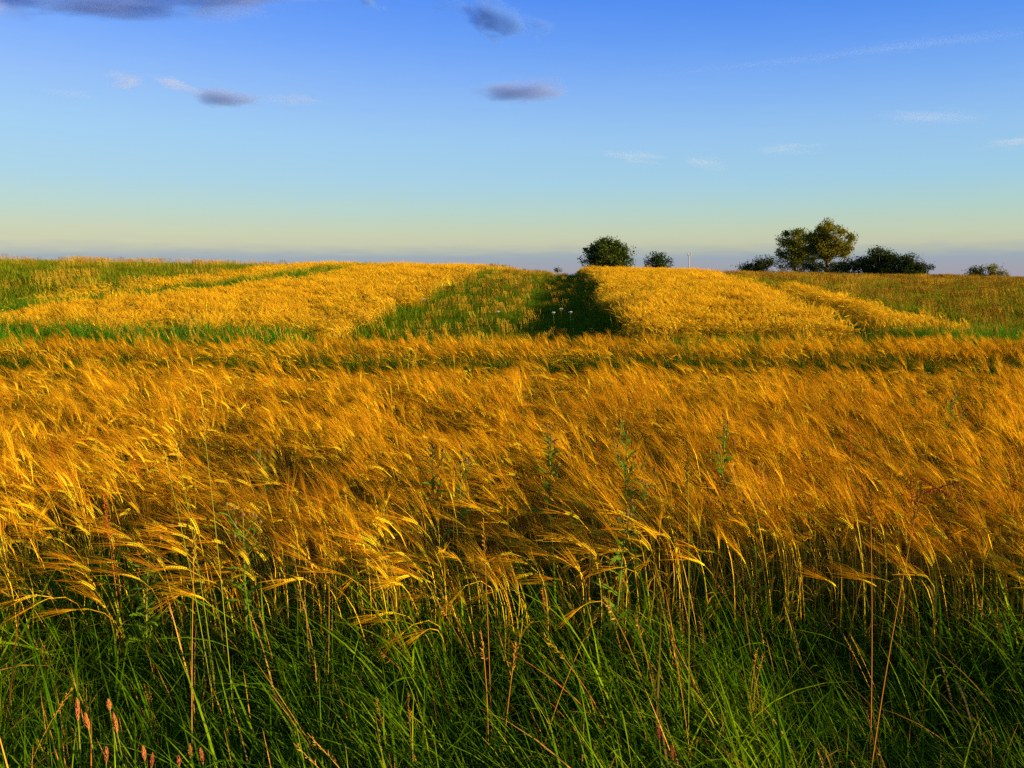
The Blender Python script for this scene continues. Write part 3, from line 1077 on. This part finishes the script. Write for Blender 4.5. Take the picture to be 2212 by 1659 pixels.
def foxtail(label, px, py, h, seed, L=.05):
    r = random.Random(seed)
    p = hit(px, py, h)
    root = empty('foxtail', (p.x, p.y, float(terrain(p.x, p.y))))
    tag(root, label, 'foxtail grass', 'pinkish foxtail grasses on the verge')
    az = r.uniform(0, 6.28)
    pts = bend_path(Vector((0, 0, 0)), [((h - L) / 6, R(1 + 1.2 * i)) for i in range(6)], az)
    off = pts[-1]; pts = [q - Vector((off.x, off.y, 0)) for q in pts]
    st, sd = MB(), MB()
    st.tube(pts, [.0018] * 6 + [.0013], 4)
    d = (pts[-1] - pts[-2]).normalized()
    a0, e0 = pts[-1], pts[-1] + d * L
    sd.tube([a0, a0.lerp(e0, .2), a0.lerp(e0, .7), e0], [.0013, .0029, .0027, .0008], 7)
    for i in range(170):
        s = r.random()
        c = a0.lerp(e0, s)
        o = Vector((r.gauss(0, 1), r.gauss(0, 1), 0)).normalized()
        w = .0032 * math.sin(math.pi * min(1, .15 + .85 * s)) + .0012
        tip = c + o * w * 1.5 + d * r.uniform(.006, .011)
        sd.spindle(c + o * w * .5, tip, .0009, 3, 0, .4)
    st.obj('stem', M['stalk'], root)
    sd.obj('seed_head', M['foxtail'], root)


ORD = ['leftmost', 'second', 'third', 'fourth', 'fifth', 'sixth', 'seventh', 'eighth', 'ninth', 'last']
FX = [(166, 1522, .40, .065), (190, 1556, .36, .05), (228, 1628, .30, .045), (236, 1515, .40, .03), (251, 1556, .36, .06), (312, 1630, .30, .04),
      (326, 1642, .28, .04), (384, 1642, .28, .04), (412, 1618, .31, .05), (437, 1626, .30, .05)]
for i, (px, py, h, L) in enumerate(FX):
    foxtail('pinkish foxtail head low on the left verge, %s of the ten from the left' % ORD[i], px, py, h, 60 + i, L * .85)
foxtail('reddish foxtail head on the verge right of the photo centre, upper of two', 1425, 1576, .36, 75, .035)
foxtail('reddish foxtail head at the bottom edge right of centre, lower of two', 1453, 1626, .30, 76, .035)


def umbel(label, px, py, h, seed):
    r = random.Random(seed)
    p = hit(px, py, h)
    root = empty('umbel_flower', (p.x, p.y, float(terrain(p.x, p.y))))
    tag(root, label, 'wild flower', 'white umbel flowers on the grass path')
    st, fl = MB(), MB()
    st.tube([Vector((0, 0, 0)), Vector((.01, 0, h * .6)), Vector((0, 0, h * .85))], [.003, .0025, .002], 5)
    for i in range(16):
        a, q = r.uniform(0, 6.28), math.sqrt(r.random()) * .04
        e = Vector((q * math.cos(a), q * math.sin(a), h - .02 * (q / .04) ** 2))
        st.tube([Vector((0, 0, h * .85)), e], [.0016, .001], 3)
        for j in range(7):
            b, w = r.uniform(0, 6.28), r.uniform(.004, .012)
            c = e + Vector((w * math.cos(b), w * math.sin(b), r.uniform(0, .006)))
            fl.spindle(c - Vector((0, 0, .003)), c + Vector((0, 0, .004)), .004, 5, 0, .6)
    st.obj('stem', M['weed_stem'], root)
    fl.obj('flower_head', M['petal'], root)


umbel('white umbel flower on the shaded path, leftmost of three close together', 1196, 674, .50, 81)
umbel('white umbel flower on the shaded path, middle and highest of three', 1212, 666, .52, 82)
umbel('white umbel flower on the shaded path, rightmost of three close together', 1232, 673, .50, 83)
umbel('small white umbel flower on the sunlit left side of the grass path', 915, 645, .5, 84)
umbel('small white umbel flower farther up the sunlit grass path', 1075, 672, .5, 85)

# ------------------------------------------------------------------ clouds: soft bodies of vapour far off
def cloud_mat(name, dens, albedo, noise_scale, ragged, core, stretch=(1, 1, 1)):
    m = bpy.data.materials.new(name)
    m.use_nodes = True
    t = m.node_tree
    t.nodes.clear()
    tcn = N(t, 'ShaderNodeTexCoord')
    oi = N(t, 'ShaderNodeObjectInfo')
    ln = N(t, 'ShaderNodeVectorMath', operation='LENGTH')
    t.links.new(tcn.outputs['Object'], ln.inputs[0])
    sh = N(t, 'ShaderNodeVectorMath', operation='MULTIPLY_ADD')
    t.links.new(tcn.outputs['Object'], sh.inputs[0])
    sh.inputs[1].default_value = stretch
    t.links.new(oi.outputs['Location'], sh.inputs[2])
    nz = N(t, 'ShaderNodeTexNoise')
    nz.inputs['Scale'].default_value = noise_scale
    nz.inputs['Detail'].default_value = 5
    nz.inputs['Roughness'].default_value = .62
    t.links.new(sh.outputs[0], nz.inputs['Vector'])
    # density = core - radius + ragged * (noise - .5)
    a = N(t, 'ShaderNodeMath', operation='MULTIPLY_ADD')
    t.links.new(nz.outputs[0], a.inputs[0])
    a.inputs[1].default_value = ragged
    a.inputs[2].default_value = core - .5 * ragged
    b = N(t, 'ShaderNodeMath', operation='SUBTRACT')
    t.links.new(a.outputs[0], b.inputs[0])
    t.links.new(ln.outputs['Value'], b.inputs[1])
    c = N(t, 'ShaderNodeMath', operation='MAXIMUM')
    t.links.new(b.outputs[0], c.inputs[0])
    c.inputs[1].default_value = 0
    d = N(t, 'ShaderNodeMath', operation='MULTIPLY')
    t.links.new(c.outputs[0], d.inputs[0])
    d.inputs[1].default_value = dens
    v = N(t, 'ShaderNodeVolumePrincipled')
    v.inputs['Color'].default_value = albedo + (1,)
    v.inputs['Anisotropy'].default_value = 0.0
    t.links.new(d.outputs[0], v.inputs['Density'])
    o = N(t, 'ShaderNodeOutputMaterial')
    t.links.new(v.outputs[0], o.inputs['Volume'])
    return m


DARK = cloud_mat('dark_cloud', .07, (.20, .42, 1.0), 1.7, 2.9, .55, (1, 1, .7))
BANK = cloud_mat('bank_cloud', .036, (.32, .50, 1.0), 1.7, 2.6, .6, (1, 1, .6))
LENS = cloud_mat('lens_cloud', .032, (.36, .48, .86), 1.8, 1.6, .75, (1, 1, .6))
PALE = cloud_mat('pale_cloud', .009, (.74, .72, .76), 1.8, 2.4, .6, (1, 1, .7))
WISP = cloud_mat('wisp_cloud', .004, (.95, .95, .95), 1.8, 2.4, .6, (.8, 1, 1.4))
SPH = None


def cloud(label, px, py, rx, ry, mat, tilt=0.0, dist=2500.0, depth=110.0, cat='cloud'):
    global SPH
    import bmesh
    if SPH is None:
        bm = bmesh.new()
        bmesh.ops.create_icosphere(bm, subdivisions=3, radius=1.35)
        SPH = bpy.data.meshes.new('cloud')
        bm.to_mesh(SPH); bm.free()
    me = SPH.copy()
    me.materials.append(mat)
    o = bpy.data.objects.new('cloud', me)
    COL.objects.link(o)
    k = dist / F
    o.location = at(px, py, dist)
    o.scale = (rx * k * 1.45, depth * 1.2, ry * k * 1.4)
    o.rotation_euler = (0, R(-tilt), 0)
    tag(o, label, cat)
    return o


cloud('long dark blue cloud bank across the upper left corner of the sky', 235, -10, 350, 44, BANK, 0, depth=160)
cloud('pinkish cloud tail at the right end of the upper left cloud bank', 500, 10, 110, 26, PALE, 8)
cloud('pale cloud scrap at the left edge under the cloud bank', 12, 18, 40, 22, PALE)
cloud('small dark cloud streak at the top edge left of centre', 800, 6, 32, 9, DARK, -22)
cloud('ragged dark blue cloud at the top edge near the centre', 1056, 34, 104, 40, DARK, -16)
cloud('grey lens shaped cloud in the middle of the sky', 1130, 196, 95, 21, LENS, 2)
cloud('small grey cloud on the left with a dark flat base', 487, 210, 70, 15, LENS, -2)
cloud('pale wisp just left of the small grey cloud', 385, 185, 52, 15, PALE, -18)
cloud('thin grey streak just right of the small grey cloud', 630, 216, 70, 6, PALE)
cloud('small creamy cloud puff left of the other left hand clouds', 264, 176, 42, 15, PALE, 8)
cloud('thin pale streak near the left edge below the creamy puff', 152, 203, 48, 5, WISP)
cloud('long faint vapour trail slanting up to the right edge of the sky', 1910, 106, 360, 5, WISP, 6.2)
cloud('faint white wisp high on the right under the vapour trail', 2010, 252, 125, 11, WISP, -4)
cloud('faint white wisp over the round tree, left of two', 1370, 338, 70, 11, WISP, -6)
cloud('faint white wisp over the small tree, right of two', 1525, 352, 55, 13, WISP, -10)
cloud('faint hazy puff in the right middle of the sky', 1700, 322, 70, 14, WISP)
cloud('faint hazy streak at the right edge of the sky', 2190, 308, 70, 12, WISP, 4)
